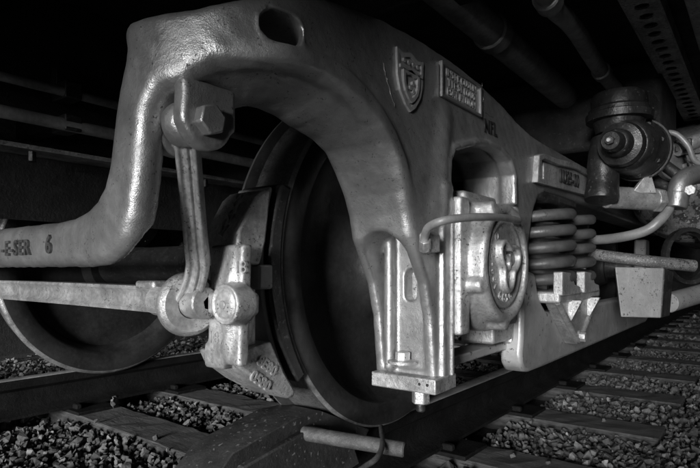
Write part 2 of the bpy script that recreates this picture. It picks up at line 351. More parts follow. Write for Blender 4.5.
def stone_mat():
    m = bpy.data.materials.new('crushed_stone'); m.use_nodes = True; n = m.node_tree.nodes; L = m.node_tree.links; p = n['Principled BSDF']
    g = n.new('ShaderNodeNewGeometry'); tc = n.new('ShaderNodeTexCoord'); t = n.new('ShaderNodeTexNoise'); t.inputs['Scale'].default_value = 90; t.inputs['Detail'].default_value = 6
    L.new(tc.outputs['Object'], t.inputs['Vector'])
    r = n.new('ShaderNodeValToRGB'); L.new(g.outputs['Random Per Island'], r.inputs[0])
    for i, (x, c) in enumerate(((0, .035), (.3, .075), (.7, .12), (.93, .17), (1, .28))):
        e = r.color_ramp.elements[i] if i < 2 else r.color_ramp.elements.new(x); e.position = x; e.color = (c, c, c, 1)
    mr = n.new('ShaderNodeMapRange'); mr.inputs[1].default_value = .3; mr.inputs[2].default_value = .7; mr.inputs[3].default_value = .65; mr.inputs[4].default_value = 1.3; L.new(t.outputs[0], mr.inputs[0])
    mx = n.new('ShaderNodeMix'); mx.data_type = 'RGBA'; mx.blend_type = 'MULTIPLY'; mx.inputs[0].default_value = 1; L.new(r.outputs[0], mx.inputs[6]); L.new(mr.outputs[0], mx.inputs[7])
    L.new(mx.outputs[2], p.inputs['Base Color']); p.inputs['Roughness'].default_value = .85
    b = n.new('ShaderNodeBump'); b.inputs['Strength'].default_value = .4; b.inputs['Distance'].default_value = .006; L.new(t.outputs[0], b.inputs['Height']); L.new(b.outputs[0], p.inputs['Normal'])
    return m
STONEM = stone_mat()
def ballast(regions):
    P, Z = [], []
    for x0, x1, y0, y1, sp, sz, top in regions:
        for layer in range(2):
            gx, gy = np.meshgrid(np.arange(x0, x1, sp), np.arange(y0, y1, sp)); n = gx.size
            x = gx.ravel() + rng.uniform(-.5, .5, n) * sp; y = gy.ravel() + rng.uniform(-.5, .5, n) * sp
            s = sz * np.exp(rng.normal(size=n) * .34)
            ph = np.min(np.abs(x[:, None] - TIES[None]), 1)            # distance from the nearest sleeper's centre line
            intie = (np.abs(ph) < TIEW / 2 + s * .55) & (np.abs(y) < 1.37)
            inrail = np.minimum(np.abs(y - .752), np.abs(y + .752)) < .075 + s * .4
            z = top - (.026 if layer == 0 else .006) + rng.normal(size=n) * .006 - np.maximum(np.abs(y) - 1.5, 0) * .05
            z = z - .012 * (np.minimum(np.abs(y - .752), np.abs(y + .752)) < .13)
            ok = ~intie & ~inrail; 
            if layer == 1: ok &= rng.random(n) < .75
            P.append(np.stack([x, y, z], 1)[ok]); Z.append(s[ok])
    return np.concatenate(P), np.concatenate(Z)
P_, s_ = ballast([(-.9, 2.0, -.70, .70, .0190, .0125, -.176), (-.9, 2.6, .83, 3.0, .030, .018, -.178), (-.2, 3.2, -1.9, -.83, .0195, .0132, -.175),
                  (3.2, 6.5, -2.2, -.83, .032, .020, -.178), (6.5, 14, -3.2, -.83, .06, .037, -.18), (2.0, 7, -.70, .70, .05, .031, -.185), (-2.2, -.9, -.7, 3.0, .05, .03, -.185), (2.6, 8, .83, 3.2, .06, .036, -.185)])
V, F = scatter(P_, s_, 5)
b = link('ballast', tri_mesh(V, F), STONEM, smooth=False); tag(b, 'grey crushed stone ballast between and beside the sleepers', 'ballast', kind='stuff')
# loose stones that ended up on the sleepers
for i, (px, py, sz, where) in enumerate([(96, 424, .014, 'on the sleeper below the large wheel'), (155, 440, .016, 'on the sleeper below the large wheel'), (513, 458, .012, 'on a sleeper beside the rail'), (548, 464, .013, 'on a sleeper beside the rail'), (604, 422, .013, 'on a sleeper beside the rail'), (467, 443, .010, 'on a tie plate beside the rail')]):
    p = PZ(px, py, TIETOP); V, F = scatter(np.array([[p[0], p[1], TIETOP + sz * .45]]), np.array([sz]), 40 + i)
    tag(link('stone', tri_mesh(V, F), STONEM, smooth=False), 'single loose pale stone lying ' + where, 'stone', 'loose stones on the sleepers')

# ================================================================== WHEELSETS
def wheelset(x, lab):
    W = thing('wheelset', lab, 'wheelset', (x, 0, 0), 'wheelsets of the truck')
    prof = [(.085, -.02), (.105, -.02), (.110, -.01), (.118, .015), (.15, .045), (.25, .070), (.345, .050), (.372, .030), (.384, .012), (.388, .003), (.392, 0),
            (.449, 0), (.4535, .003), (.456, .010), (.458, .05), (.461, .095), (.466, .105), (.480, .112), (.4835, .122), (.481, .132), (.470, .140), (.40, .140), (.385, .13), (.36, .085), (.25, .095), (.13, .10), (.118, .16), (.085, .16)]
    mats = [0] * (len(prof) - 1); mats[11] = 1; mats[12] = 1
    mats[18] = mats[19] = 1
    for i in (13, 14, 15): mats[i] = 2
    for sgn in (-1, 1):
        lathe('wheel', prof, (x, sgn * .82, .457), (0, -sgn, 0), [WHEELM, RIMEDGE, TREADM], W, seg=128, sharp=45, mats=mats)
    lathe('axle', [(0, -1.10), (.070, -1.10), (.072, -1.095), (.072, -.86), (.085, -.84), (.085, -.6), (.078, -.4), (.078, .4), (.085, .6), (.085, .84), (.072, .86), (.072, 1.095), (0, 1.10)], (x, 0, .457), (0, 1, 0), DARKST, W, seg=40)
    return W
wheelset(0, 'large black steel wheelset with brake shoe against its rim')
wheelset(2.55, 'second black wheelset behind the speckled box at the equalizer end')

# ================================================================== TRUCK FRAME (one cast piece, bent round its corner)
Y0, XE, RC = -1.08, -.85, .20; S1 = -(XE + RC); SA = RC * math.pi / 2; CX, CY = XE + RC, Y0 + RC
def bend(V):                     # V columns q, z, t -> world
    q, z, t = V[:, 0], V[:, 1], V[:, 2]; s = -q; th = np.clip((s - S1) / RC, 0, math.pi / 2)
    X = np.where(s < S1, q, np.where(s < S1 + SA, CX - (RC - t) * np.sin(th), XE + t))
    Y = np.where(s < S1, Y0 + t, np.where(s < S1 + SA, CY - (RC - t) * np.cos(th), CY + s - S1 - SA))
    return np.stack([X, Y, z], 1)
FRAME = thing('truck_frame', 'cast steel truck side frame in silver grey paint arching over the large wheel', 'truck frame', (0, -1.0, .19))
FP = [(1.7, .86), (1.0, .862), (.5, .862), (.40, .866), (.28, .880), (.17, .903), (.0, .925), (-.15, .934), (-.3, .934), (-.44, .925), (-.6, .900), (-.70, .872), (-.781, .845), (-.844, .828), (-.90, .826), (-.962, .826), (-.976, .818), (-.979, .80),
      (-.986, .770), (-1.003, .730), (-1.015, .69), (-1.024, .649), (-1.033, .612), (-1.047, .583), (-1.070, .561), (-1.105, .545), (-1.16, .534), (-1.22, .530), (-2.72, .529),
      (-2.72, .445), (-1.10, .445), (-1.05, .449), (-1.018, .457), (-.992, .471), (-.972, .492), (-.956, .522), (-.944, .56), (-.934, .605), (-.927, .65), (-.921, .685), (-.90, .710), (-.872, .714),
      (-.857, .716), (-.839, .730), (-.81, .742), (-.759, .750), (-.693, .757), (-.62, .761), (-.573, .757), (-.52, .742), (-.467, .716), (-.43, .688), (-.397, .648), (-.365, .60), (-.345, .555), (-.332, .51), (-.300, .46), (-.268, .41), (-.244, .33), (-.228, .19),
      (-.185, .19), (-.182, .62), (-.176, .690), (-.150, .727), (-.10, .745), (-.023, .764), (.06, .775), (.13, .775), (.199, .758), (.235, .717), (.240, .60), (.240, .22), (.33, .20), (.36, .30), (.38, .52), (.42, .62), (.47, .675), (.55, .70), (.70, .705), (1.7, .705)]
def frame_sdf(q, z, t):
    d2 = sdpoly(q[:, :, 0], z[:, :, 0], FP)[:, :, None]
    hi = np.clip((z - .44) / .12, 0, 1); leg = (q > -.5)
    r = np.where(leg & (q < .3), .011 + hi * .013, np.where(q < -.87, .026, .022 + .006 * np.clip((-.5 - q) / .15, 0, 1))); r = np.where(q > -.15, np.minimum(r, .02), r); r = r + (.012 - r) * np.clip((z - .785) / .02, 0, 1)
    T = .165 - .11 * np.clip((-q - .87) / .06, 0, 1)
    d2s = d2 - .32 * np.clip(t - .035, 0, .09) * np.clip((-.42 - q) / .12, 0, 1) * np.clip((q + .87) / .03, 0, 1) * np.clip((.80 - z) / .03, 0, 1)
    d = extr(d2s, np.abs(t - T / 2) - T / 2, r)
    wl = np.clip((q + .86) / .16, 0, 1) * np.clip((z - .50) / .16, 0, 1) * np.clip((.825 - z) / .03, 0, 1) * (q < -.25)
    d = smin(d, extr(np.abs(d2 + .022) - .015, np.abs(t - .004) - .012 * wl + .022 * (1 - wl), .007), .014)
    # pedestal flange standing proud of the face, fading into the frame above
    rib = sdbox(q, z, t, (-.1975, .41, .0), (.0185, .22, .014), .004)
    d = smin(d, rib, .006)
    d = smin(d, sdcaps(q, z, t, (-.215, .58, .012), (-.185, .79, .02), .020, .010), .05)
    # raised rim round the opening above the axle box
    win = [(-.182, .60), (-.176, .690), (-.150, .727), (-.023, .764), (.06, .775), (.13, .775), (.199, .758), (.235, .717), (.240, .60)]
    dw = np.abs(sdpoly(q[:, :, 0], z[:, :, 0], win))[:, :, None] - .008
    d = smin(d, np.maximum(extr(dw, np.abs(t - .012) - .024, .008), .63 - z + 0 * q), .012)
    # hollow of the pedestal leg, open towards the end of the truck
    ct = .083; cav = np.sqrt((t - ct) ** 2 + np.maximum(np.maximum(z - .468, .250 - z), 0) ** 2) - .056
    cav = np.where(z < .25, np.maximum(np.abs(t - ct) - .056, .212 - z), cav)
    d = smax(d, -np.maximum(cav, q + .222), .006)
    d = smin(d, np.sqrt((q + .236) ** 2 + (t - .118) ** 2) - .013 + np.maximum(np.abs(z - .36) - .15, 0), .010)
    slot = np.sqrt(np.maximum(np.abs(z - .405) - .022, 0) ** 2 + (t - .070) ** 2) - .015
    d = smax(d, -np.maximum(slot, np.abs(q + .215) - .05), .004)
    # oval hand hole
    hole = np.sqrt(np.maximum(np.abs(q + .706 - .6 * np.maximum(t - .012, 0)) - .012 - .7 * np.maximum(t - .012, 0), 0) ** 2 + ((z - .8155) * 1.08) ** 2) - .0265
    d = smin(d, np.maximum(np.abs(hole + 0 * t) - .004, np.abs(t + .001) - .004), .006)
    d = smax(d, -(hole + 0 * t), .006)
    lump = .00035 * (np.sin(q * 71 + 3 * np.sin(z * 40)) * np.sin(z * 83 + t * 60) + .6 * np.sin(q * 160 + z * 140))
    return d + lump
cast('frame_casting', frame_sdf, (-2.76, .17, -.07), (1.66, .96, .19), .0053, SILVER, FRAME, bend)
box('frame_beam', (1.62, -1.075, .71), (3.6, -.925, .855), SILVER, FRAME, bevel=.02)
# clevis lugs that carry the brake hanger
for ya, yb in ((-.985, -.955), (-.91, -.875)):
    def lug(x, y, z, ya=ya, yb=yb):
        d2 = smin(np.sqrt((x + .775) ** 2 + (z - .672) ** 2) - .046, sdbox(x, z, 0 * x, (-.772, .695, 0), (.050, .032, 1)), .012)
        d2 = smin(d2, sdbox(x, z, 0 * x, (-.745, .765, 0), (.058, .014, 1)), .040)
        return extr(d2, np.abs(y - (ya + yb) / 2) - (yb - ya) / 2, .007)
    cast('hanger_lug', lug, (-.90, ya - .02, .60), (-.60, yb + .02, .82), .005, SILVER, FRAME)
ph = np.array([-.782, -.985, .669])
hexm('hex_bolt', ph + [0, .004, 0], ph + [0, -.018, 0], .025, SILVER, FRAME)
cyl('hanger_pin', ph, ph + [0, .115, 0], .014, DARKST, FRAME)
# casting seams, emblem, maker's plate, lettering
def on_frame(pts): return bend(np.array([(q, z, t) for q, z, t in pts]))
for seam in (
             [(-.44, .84), (-.43, .815), (-.415, .79), (-.40, .765)], [(.02, .925), (.025, .88), (.03, .855), (.09, .853)]):
    P = smooth_path(list(on_frame([(q, z, -.0005) for q, z in seam])), 6)
    P = [p + rng.normal(size=3) * .0008 for p in P]; link('casting_seam', sweep_me(P, circ(.0007, 6)), SILVER, FRAME)
def flat_on_frame(me, q0, z0, t0, rot=0., shear=0.):
    def fn(c):
        x = c[:, 0] * math.cos(rot) - c[:, 1] * math.sin(rot); y = c[:, 0] * math.sin(rot) + c[:, 1] * math.cos(rot) + shear * c[:, 0]
        return bend(np.stack([q0 + x, z0 + y, t0 - c[:, 2]], 1))
    return remap(me, fn)
def poly_slab(pts, th):
    n = len(pts); v = [(a, b, 0) for a, b in pts] + [(a, b, th) for a, b in pts]
    return fixn(pyd(v, [tuple(range(n)), tuple(range(2 * n - 1, n - 1, -1))] + [(i, (i + 1) % n, n + (i + 1) % n, n + i) for i in range(n)]))
def shield(sc): return [(-.052 * sc, .052 * sc), (-.03 * sc, .046 * sc), (0, .056 * sc), (.03 * sc, .046 * sc), (.052 * sc, .052 * sc), (.050 * sc, .0), (.040 * sc, -.03 * sc), (.018 * sc, -.055 * sc), (0, -.066 * sc), (-.018 * sc, -.055 * sc), (-.040 * sc, -.03 * sc), (-.050 * sc, 0)]
def ring_slab(o, i, th):
    n = len(o); v = [(a, b, z) for z in (0, th) for L_ in (o, i) for a, b in L_]; f = []
    for k in range(n):
        j = (k + 1) % n; f += [(k, j, n + j, n + k), (2 * n + k, 3 * n + k, 3 * n + j, 2 * n + j), (k, 2 * n + k, 2 * n + j, j), (n + k, n + j, 3 * n + j, 3 * n + k)]
    return fixn(pyd(v, f))
SH = (-.345, .832)
sh = link('emblem', flat_on_frame(poly_slab(shield(.86), .004), *SH, .002), GREYP, FRAME, smooth=False); sh['label'] = 'shield emblem with stars and chevron cast on the frame'
link('emblem_rim', flat_on_frame(ring_slab(shield(1), shield(.84), .007), *SH, .002), LETTERB, sh, smooth=False)
link('emblem_bar', flat_on_frame(poly_slab([(-.044, .013), (.044, .013), (.044, .020), (-.044, .020)], .008), *SH, 0), LETTERB, sh, smooth=False)
for k in range(4): link('emblem_star', flat_on_frame(poly_slab([(-.026 + k * .0175 + a, .033 + b) for a, b in circ(.0045, 5)], .006), *SH, -.001), LETTERB, sh, smooth=False)
link('emblem_chevron', flat_on_frame(ring_slab([(a * .62, b * .55 - .012) for a, b in shield(1)], [(a * .46, b * .40 - .012) for a, b in shield(1)], .007), *SH, -.001), LETTERB, sh, smooth=False)
for a, b in ((.008, -.006), (-.002, -.017), (.010, -.022)): link('emblem_star', flat_on_frame(poly_slab([(a + u, b + v_) for u, v_ in circ(.005, 5)], .006), *SH, -.001), LETTERB, sh, smooth=False)
pl = link('maker_plate', flat_on_frame(poly_slab([(-.108, -.040), (.108, -.040), (.108, .032), (.10, .040), (-.10, .040), (-.108, .032)], .006), -.105, .872, .004), GREYP, FRAME, smooth=False)
link('plate_rim', flat_on_frame(ring_slab([(-.108, -.040), (.108, -.040), (.108, .040), (-.108, .040)], [(-.101, -.034), (.101, -.034), (.101, .034), (-.101, .034)], .008), -.105, .872, .0), SILVER, pl, smooth=False)
for i, s in enumerate(('INSTY CUSTIN', 'TTE ST LOUS', 'ESML MLLION')):
    link('plate_lettering', flat_on_frame(text_me(s, .024, .004, 1.05), -.105, .872 + .022 - i * .021, -.003), LETTERB, pl, smooth=False)
link('stencil_lettering', flat_on_frame(text_me('NFL', .048, .003, 1.0, .001), .07, .818, -.002, .03), INK, FRAME, smooth=False)
link('cast_lettering', flat_on_frame(text_me('-E-SER', .042, .005, 1.18, .0008), -1.37, .483, -.002), LETTER, FRAME, smooth=False)
link('cast_lettering', flat_on_frame(text_me('6', .045, .005, 1.0, .0012), -1.225, .486, -.002), LETTER, FRAME, smooth=False)
# pedestal wear plates, cap block and its bolt
box('wear_plate', (-.187, -1.100, .20), (-.1775, -.95, .60), SILVER2, FRAME, .002)
tb = prism('pedestal_cap', [(-.085, 0), (.085, 0), (.085, .034), (-.085, .034)], (0, 1, 0), (0, 0, 1), (1, 0, 0), (-.262, -1.012, .168), .10, SILVER2, FRAME, .003)
for dy in (-.055, -.035): cyl('cap_dimple', (-.258, -1.012 + dy - .01, .188), (-.2635, -1.012 + dy - .01, .188), .0035, INK, tb, 10, .0005)
cyl('cap_bolt', (-.235, -1.045, .12), (-.235, -1.045, .175), .011, DARKST, FRAME, 16)
hexm('cap_nut', (-.235, -1.045, .139), (-.235, -1.045, .170), .021, SILVER2, FRAME)
lathe('cap_washer', [(0, 0), (.034, 0), (.034, .006), (.02, .008), (0, .008)], (-.240, -1.000, .226), (0, 0, 1), SILVER2, FRAME, 24)
hexm('bolt_head', (-.240, -1.0, .232), (-.240, -1.0, .252), .018, WHITEM, FRAME)
prism('clamp_lug', [(-.012, -.022), (.012, -.022), (.012, .016), (0, .024), (-.012, .016)], (0, 1, 0), (0, 0, 1), (1, 0, 0), (-.315, -1.098, .50), .05, SILVER2, FRAME, .003)
# cast bracket with raised part number, further along the frame
BR = thing('number_bracket', 'boxed casting with raised numbers bolted beside the dark valve', 'bracket', (.7, -1.10, .70))
o4 = [(.40, .715), (1.15, .742), (1.15, .835), (.85, .845), (.60, .822), (.46, .815), (.42, .805)]; i4 = [(.44, .732), (1.12, .757), (1.12, .818), (.85, .822), (.62, .802), (.47, .798), (.445, .79)]
link('bracket_rim', remap(ring_slab(o4, i4, .022), lambda c: np.stack([c[:, 0], -1.076 - c[:, 2], c[:, 1]], 1)), SILVER2, BR, sharp=30, bevel=.004)
prism('bracket_plate', [(.50, .737), (1.12, .757), (1.12, .818), (.85, .822), (.62, .802), (.50, .795)], (1, 0, 0), (0, 0, 1), (0, 1, 0), (0, -1.085, 0), .02, SILVER2, BR, .002)
text_on('number_lettering', '1U25-00', .062, .008, (.78, -1.088, .776), (1, 0, .04), (0, 0, 1), INK, BR, 1.15, .0015)

# ================================================================== BRAKE RIGGING
HG = thing('brake_hanger', 'ribbed forged brake hanger link pinned under the frame corner', 'hanger', (-.70, -.86, .33))
top = np.array([-.782, -.9325, .672]); bot = PX(203, 268, -.655)
bot = PX(198, 264, -.66)
mids = [top + (bot - top) * f for f in np.linspace(.04, 1, 7)] + [PX(194, 284, -.652), PX(186, 303, -.648)]
hp = [(-.019, -.013), (.019, -.013), (.019, .011), (.0165, .017), (.0115, .017), (.008, .0115), (.0045, .0115), (.003, .016), (-.003, .016), (-.0045, .0115), (-.008, .0115), (-.0115, .017), (-.0165, .017), (-.019, .011)]
pth = smooth_path(mids, 8); link('hanger_bar', sweep_me(pth, hp, (-.74, -.67, 0), [1.0 + .25 * (i / len(pth)) ** 3 for i in range(len(pth))]), SILVER2, HG, sharp=28, bevel=.0015)
lathe('hanger_eye', [(.013, -.018), (.032, -.018), (.036, -.013), (.036, .013), (.032, .018), (.013, .018), (.013, -.018)], top, (0, 1, 0), SILVER, HG, 32)
bx = -.64
lathe('hanger_collar', [(.028, -.024), (.054, -.024), (.062, -.017), (.065, -.004), (.061, .006), (.054, .010), (.046, .016), (.044, .034), (.028, .036)], (bx, -.742, .372), (.25, 1, 0), SILVER2, HG, 48)
BB = thing('brake_beam', 'silver channel brake beam crossing in front of the axle to the hanger collar', 'brake beam', (bx, -.2, .35))
bp = [(-.022, -.027), (.022, -.027), (.024, -.020), (.018, -.012), (.018, .012), (.024, .020), (.022, .027), (-.022, .027), (-.024, .020), (-.016, .012), (-.016, -.012), (-.024, -.020)]
ys = np.linspace(-.72, .74, 24); link('beam_bar', sweep_me([(bx, y, .378 + .004 * math.cos(y * 2)) for y in ys], bp, (0, 0, 1)), SILVER2, BB, sharp=50)
box('beam_clip', (bx - .03, -.67, .40), (bx + .02, -.60, .418), SILVER2, BB, .006)
cyl('beam_trunnion', (bx, -.64, .376), (bx, -.80, .376), .032, SILVER2, BB, 28)
BH = thing('brake_shoe_holder', 'bright cast brake shoe holder with round pin boss and raised numbers', 'shoe holder', (-.59, -.80, .25))
def head(x, y, z):
    yc = -.822 - .05 * (z - .372)
    d = extr(np.maximum(np.abs(y - yc) - .050, np.abs(z - .372) - .118) + 0 * x, np.abs(x + .600) - .013 + 0 * y, .008)
    d = smin(d, sdbox(x, y, z, (-.56, -.79, .372), (.04, .026, .10), .01), .01)
    d = smin(d, sdcaps(x, y, z, (-.604, -.846, .470), (-.612, -.842, .40), .008, .017), .010)
    d = smin(d, sdcaps(x, y, z, (-.612, -.838, .345), (-.604, -.828, .272), .017, .008), .010)
    d = smin(d, sdbox(x, y, z, (-.612, -.838, .376), (.022, .062, .022), .008), .006)
    rr = np.sqrt((y + .866) ** 2 + (z - .376) ** 2)
    d = smin(d, extr(rr - .039, np.abs(x + .626) - .026, .005), .004)
    d = smax(d, -extr(np.abs(rr - .029) - .003, np.abs(x + .657) - .010, .002), .002)
    d = smin(d, sdbox(x, y, z, (-.585, -.785, .268), (.026, .030, .026), .008), .012)
    return d
cast('head_casting', head, (-.68, -.95, .22), (-.50, -.72, .52), .0040, SILVER2, BH)
cyl('pin_centre', (-.650, -.866, .376), (-.656, -.866, .376), .008, LETTERB, BH, 16, .001)
hexm('lock_nut', (-.632, -.800, .375), (-.632, -.780, .375), .016, SILVER2, BH); cyl('lock_bolt', (-.632, -.79, .375), (-.632, -.752, .375), .009, LETTERB, BH, 16)
text_on('head_lettering', '18', .034, .005, (-.6135, -.872, .445), (0, -1, 0), (0, 0, 1), LETTERB, BH)
text_on('head_lettering', '187', .034, .005, (-.6135, -.800, .305), (0, -1, 0), (0, 0, 1), LETTERB, BH)
# shoe holder arms and shoe, curved to the tread
BS = thing('brake_shoe', 'curved brake shoe pressed on the wheel tread behind its bright holder', 'brake shoe', (-.49, -.75, .17))
def arc_slab(name, r0, r1, a0, a1, y0, y1, m, n=40, bev=.006, taper=None):
    v = []; f = []; A = np.radians(np.linspace(a0, a1, n + 1))
    for i, t in enumerate(A):
        k = i / n; ra, rb = r0, r1
        if taper: rb = r0 + (r1 - r0) * taper(k)
        for r in (ra, rb):
            for y in (y0, y1): v.append((-r * math.cos(t), y, .457 + r * math.sin(t)))
    for i in range(n):
        b_ = i * 4; c_ = b_ + 4
        f += [(b_, b_ + 1, c_ + 1, c_), (b_ + 2, c_ + 2, c_ + 3, b_ + 3), (b_, c_, c_ + 2, b_ + 2), (b_ + 1, b_ + 3, c_ + 3, c_ + 1)]
    f += [(0, 2, 3, 1), (n * 4, n * 4 + 1, n * 4 + 3, n * 4 + 2)]
    return link(name, fixn(pyd(v, f)), m, BS, sharp=40, bevel=bev)
arc_slab('shoe', .4585, .497, -34, 21, -.828, -.695, DARKST, taper=lambda k: .75 + .25 * math.sin(math.pi * k))
arc_slab('shoe_back', .497, .509, -31, 19, -.815, -.71, GREYP)
for pts_, ya, yb in (([(-.497, .612), (-.52, .606), (-.540, .59), (-.588, .515), (-.588, .45), (-.53, .45), (-.512, .50), (-.505, .55)], -.835, -.725), ([(-.60, .275), (-.585, .245), (-.53, .205), (-.45, .160), (-.432, .158), (-.425, .172), (-.46, .22), (-.50, .29)], -.838, -.722)):
    prism('holder_arm', pts_, (1, 0, 0), (0, 0, 1), (0, 1, 0), (0, ya, 0), yb - ya, SILVER2, BS, .006)
box('shoe_key', (-.535, -.838, .40), (-.495, -.80, .452), GREYP, BS, .005)
def arc_text(s, size, ang, r, y, name='shoe_lettering', m=LETTERB, flip=1):
    a = math.radians(ang); n = np.array([-math.cos(a), 0, math.sin(a)]); up = np.array([math.sin(a), 0, math.cos(a)])
    text_on(name, s, size, .007, np.array([0, y, .457]) + n * r, (0, -1, 0) if flip else up, up if flip else (0, 1, 0), m, BS)
def slope_text(s, size, p0, p1, f, y):
    p0, p1 = np.array([p0[0], y, p0[1]]), np.array([p1[0], y, p1[1]]); text_on('shoe_lettering', s, size, .008, p0 + (p1 - p0) * f, (0, -1, 0), p1 - p0, LETTERB, BS, bold=.001)
for i, s in enumerate('VNMW'): slope_text(s, .034, (-.590, .512), (-.541, .588), .10 + i * .30, -.785)
for i, s in enumerate(('8E80', '0580')): text_on('shoe_lettering', s, .030, .006, (-.514 - i * .018, -.838, .240 - i * .029), (.80, 0, -.55), (.55, 0, .8), LETTERB, BS, bold=.001)

# ================================================================== JOURNAL BOX
JB = thing('journal_box', 'silver journal box with round lettered bearing cover in the frame jaw', 'journal box', (0, -1.04, .26))
def jbox(x, y, z):
    c = (0, -1.04, .457)
    d = sdcyl(x, y, z, (0, -1.035, .450), 'y', .165, .075, .012)
    d = smin(d, sdbox(x, y, z, (0, -1.03, .50), (.165, .075, .105), .012), .02)
    d = smin(d, sdbox(x, y, z, (-.150, -1.03, .45), (.024, .085, .16), .006), .01)
    d = smin(d, sdbox(x, y, z, (.150, -1.03, .45), (.024, .085, .16), .006), .01)
    d = smin(d, sdbox(x, y, z, (0, -1.03, .605), (.10, .06, .03), .012), .02)
    rr = np.sqrt(x ** 2 + (z - .457) ** 2)
    d = smin(d, extr(rr - .148, np.abs(y + 1.115) - .045, .010), .012)
    d = smax(d, -extr(rr - .124, np.abs(y + 1.18) - .045, .004), .005)
    for a in (60, 120, 200, 340, 270): d = smin(d, sdcyl(x, y, z, (.150 * math.cos(math.radians(a)), -1.115, .457 + .150 * math.sin(math.radians(a))), 'y', .018, .04, .006), .01)
    return d
cast('box_housing', jbox, (-.20, -1.185, .25), (.20, -.93, .71), .0055, SILVER2, JB)
def cover(x, y, z):
    rr = np.sqrt(x ** 2 + (z - .457) ** 2); th = np.arctan2(z - .457, x)
    d = extr(rr - .112, np.abs(y + 1.135) - .014, .005)
    d = smin(d, extr(np.abs(rr - .104) - .005, np.abs(y + 1.140) - .014, .004), .006)
    lobe = rr - (.052 + .016 * np.cos(3 * th - 1.1))
    d = smin(d, extr(np.abs(lobe) - .007, np.abs(y + 1.152) - .016, .005), .006)
    d = smax(d, -extr(lobe + .008, np.abs(y + 1.16) - .024, .003), .004)
    return d
cv = cast('bearing_cover', cover, (-.125, -1.185, .33), (.125, -1.11, .585), .0038, SILVER2, JB)
for k in range(3):
    a = math.radians(21 + 120 * k); p = np.array([.033 * math.cos(a), -1.137, .457 + .033 * math.sin(a)])
    hexm('cap_screw', p, p + [0, -.020, 0], .017, SILVER, cv)
lathe('axle_centre', [(0, 0), (.012, 0), (.016, -.008), (.022, -.010), (.022, .012)], (0, -1.147, .457), (0, 1, 0), WHITEM, cv, 24)
def ring_text(s, a0, da, size, R=.083):
    for i, ch in enumerate(s):
        if ch == ' ': continue
        a = math.radians(a0 + i * da); up = np.array([math.cos(a), 0, math.sin(a)]); rt = np.array([math.sin(a), 0, -math.cos(a)])
        text_on('cover_lettering', ch, size, .005, np.array([0, -1.1495, .457]) + up * R, rt, up, LETTERB, cv)
ring_text('O 24-451', 130, 13, .030); ring_text('9959', 246, 15, .032)
# conduit from a clamp on the pedestal to the cover
WC = thing('conduit', 'thin grey sensor cable looping from the pedestal clamp over the bearing cover', 'cable', (-.2, -1.17, .5))
tube('cable', [PY(425, 246, -1.105), PY(425, 236, -1.11), PY(429, 227, -1.13), PY(442, 221, -1.165), PY(462, 218, -1.185), PY(486, 217, -1.195), PY(506, 218, -1.19), PY(518, 221, -1.178), (.055, -1.155, .565)], .0085, HOSEM, WC, n=8, seg=14)
hexm('cable_gland', PY(425, 250, -1.10), PY(425, 240, -1.108), .013, SILVER2, WC)

# ================================================================== EQUALIZER, SPRINGS
EQ = thing('equalizer', 'broad smooth grey equalizer bar curving under the coil springs', 'equalizer', (1.3, -1.08, .13))
eqp = [(.29, .44), (.255, .42), (.245, .24), (.235, .20), (.240, .165), (.265, .142), (.31, .134), (.45, .132), (2.30, .132), (2.38, .15), (2.42, .20), (2.42, .62), (2.30, .62), (2.26, .40), (2.18, .32), (2.05, .300), (.62, .300), (.46, .31), (.40, .35), (.38, .38), (.36, .43)]
prism('equalizer_bar', eqp, (1, 0, 0), (0, 0, 1), (0, 1, 0), (0, -1.105, 0), .065, GREYP, EQ, .012, 3)
prism('safety_strap', [(.18, 0), (.345, 0), (.345, .055), (.18, .055)], (1, 0, 0), (0, 0, 1), (0, 1, 0), (-.07, -1.075, .235), .10, SILVER2, EQ, .008)
box('jaw_tie', (-.19, -1.06, .205), (.24, -.99, .228), GREYP, EQ, .004)
def coil(name, xc, yc, R, r, z0, z1, turns, lab):
    n = int(turns * 28); P = []; sc = []
    for i in range(n + 1):
        k = i / n; a = 2 * math.pi * turns * k
        zz = z0 + r + (z1 - z0 - 2 * r) * k
        P.append((xc + R * math.cos(a), yc + R * math.sin(a), zz)); sc.append(1)
    return tag(link(name, sweep_me(P, circ(r, 12), (0, 0, 1), sc), DARKCOIL, None, sharp=60), lab, 'spring', 'coil springs on the equalizer')
DARKCOIL = mat('coil_paint', .085, .5, .3, .2, 9, .12, 60, chips=.6, chipcol=.05, dirt=.4, dirtcol=.07)
coil('coil_spring', .535, -1.055, .102, .0185, .36, .675, 5.4, 'thick dark coil spring beside the journal box, standing on the spring seat')
coil('coil_spring', .795, -1.055, .102, .0185, .36, .675, 5.4, 'thick dark coil spring beside the dark valve stem, standing on the spring seat')
box('spring_cap', (.43, -1.078, .672), (.92, -.95, .708), DARKST, FRAME, .012)  # dark colour stands in for the shade under the frame
SS = thing('spring_seat', 'spring seat with tapering ribbed strap bolted to the equalizer', 'spring seat', (.66, -1.12, .18))
box('seat_plate', (.42, -1.160, .335), (.93, -.96, .372), SILVER2, SS, .008)
for x0 in (.42, .68):
    prism('seat_horn', [(x0, .36), (x0 + .21, .36), (x0 + .20, .385), (x0 + .14, .392), (x0 + .10, .43), (x0, .435)], (1, 0, 0), (0, 0, 1), (0, 1, 0), (0, -1.168, 0), .03, SILVER2, SS, .004)
prism('strap', [(.44, .34), (.92, .34), (.735, .205), (.715, .188), (.665, .182), (.635, .20)], (1, 0, 0), (0, 0, 1), (0, 1, 0), (0, -1.146, 0), .042, SILVER2, SS, .004)
for xa in (.56, .80):
    prism('gusset', [(-.045, .34), (0, .34), (0, .345), (0, .25)], (0, 1, 0), (0, 0, 1), (1, 0, 0), (xa, -1.144, 0), .016, SILVER2, SS, .002)
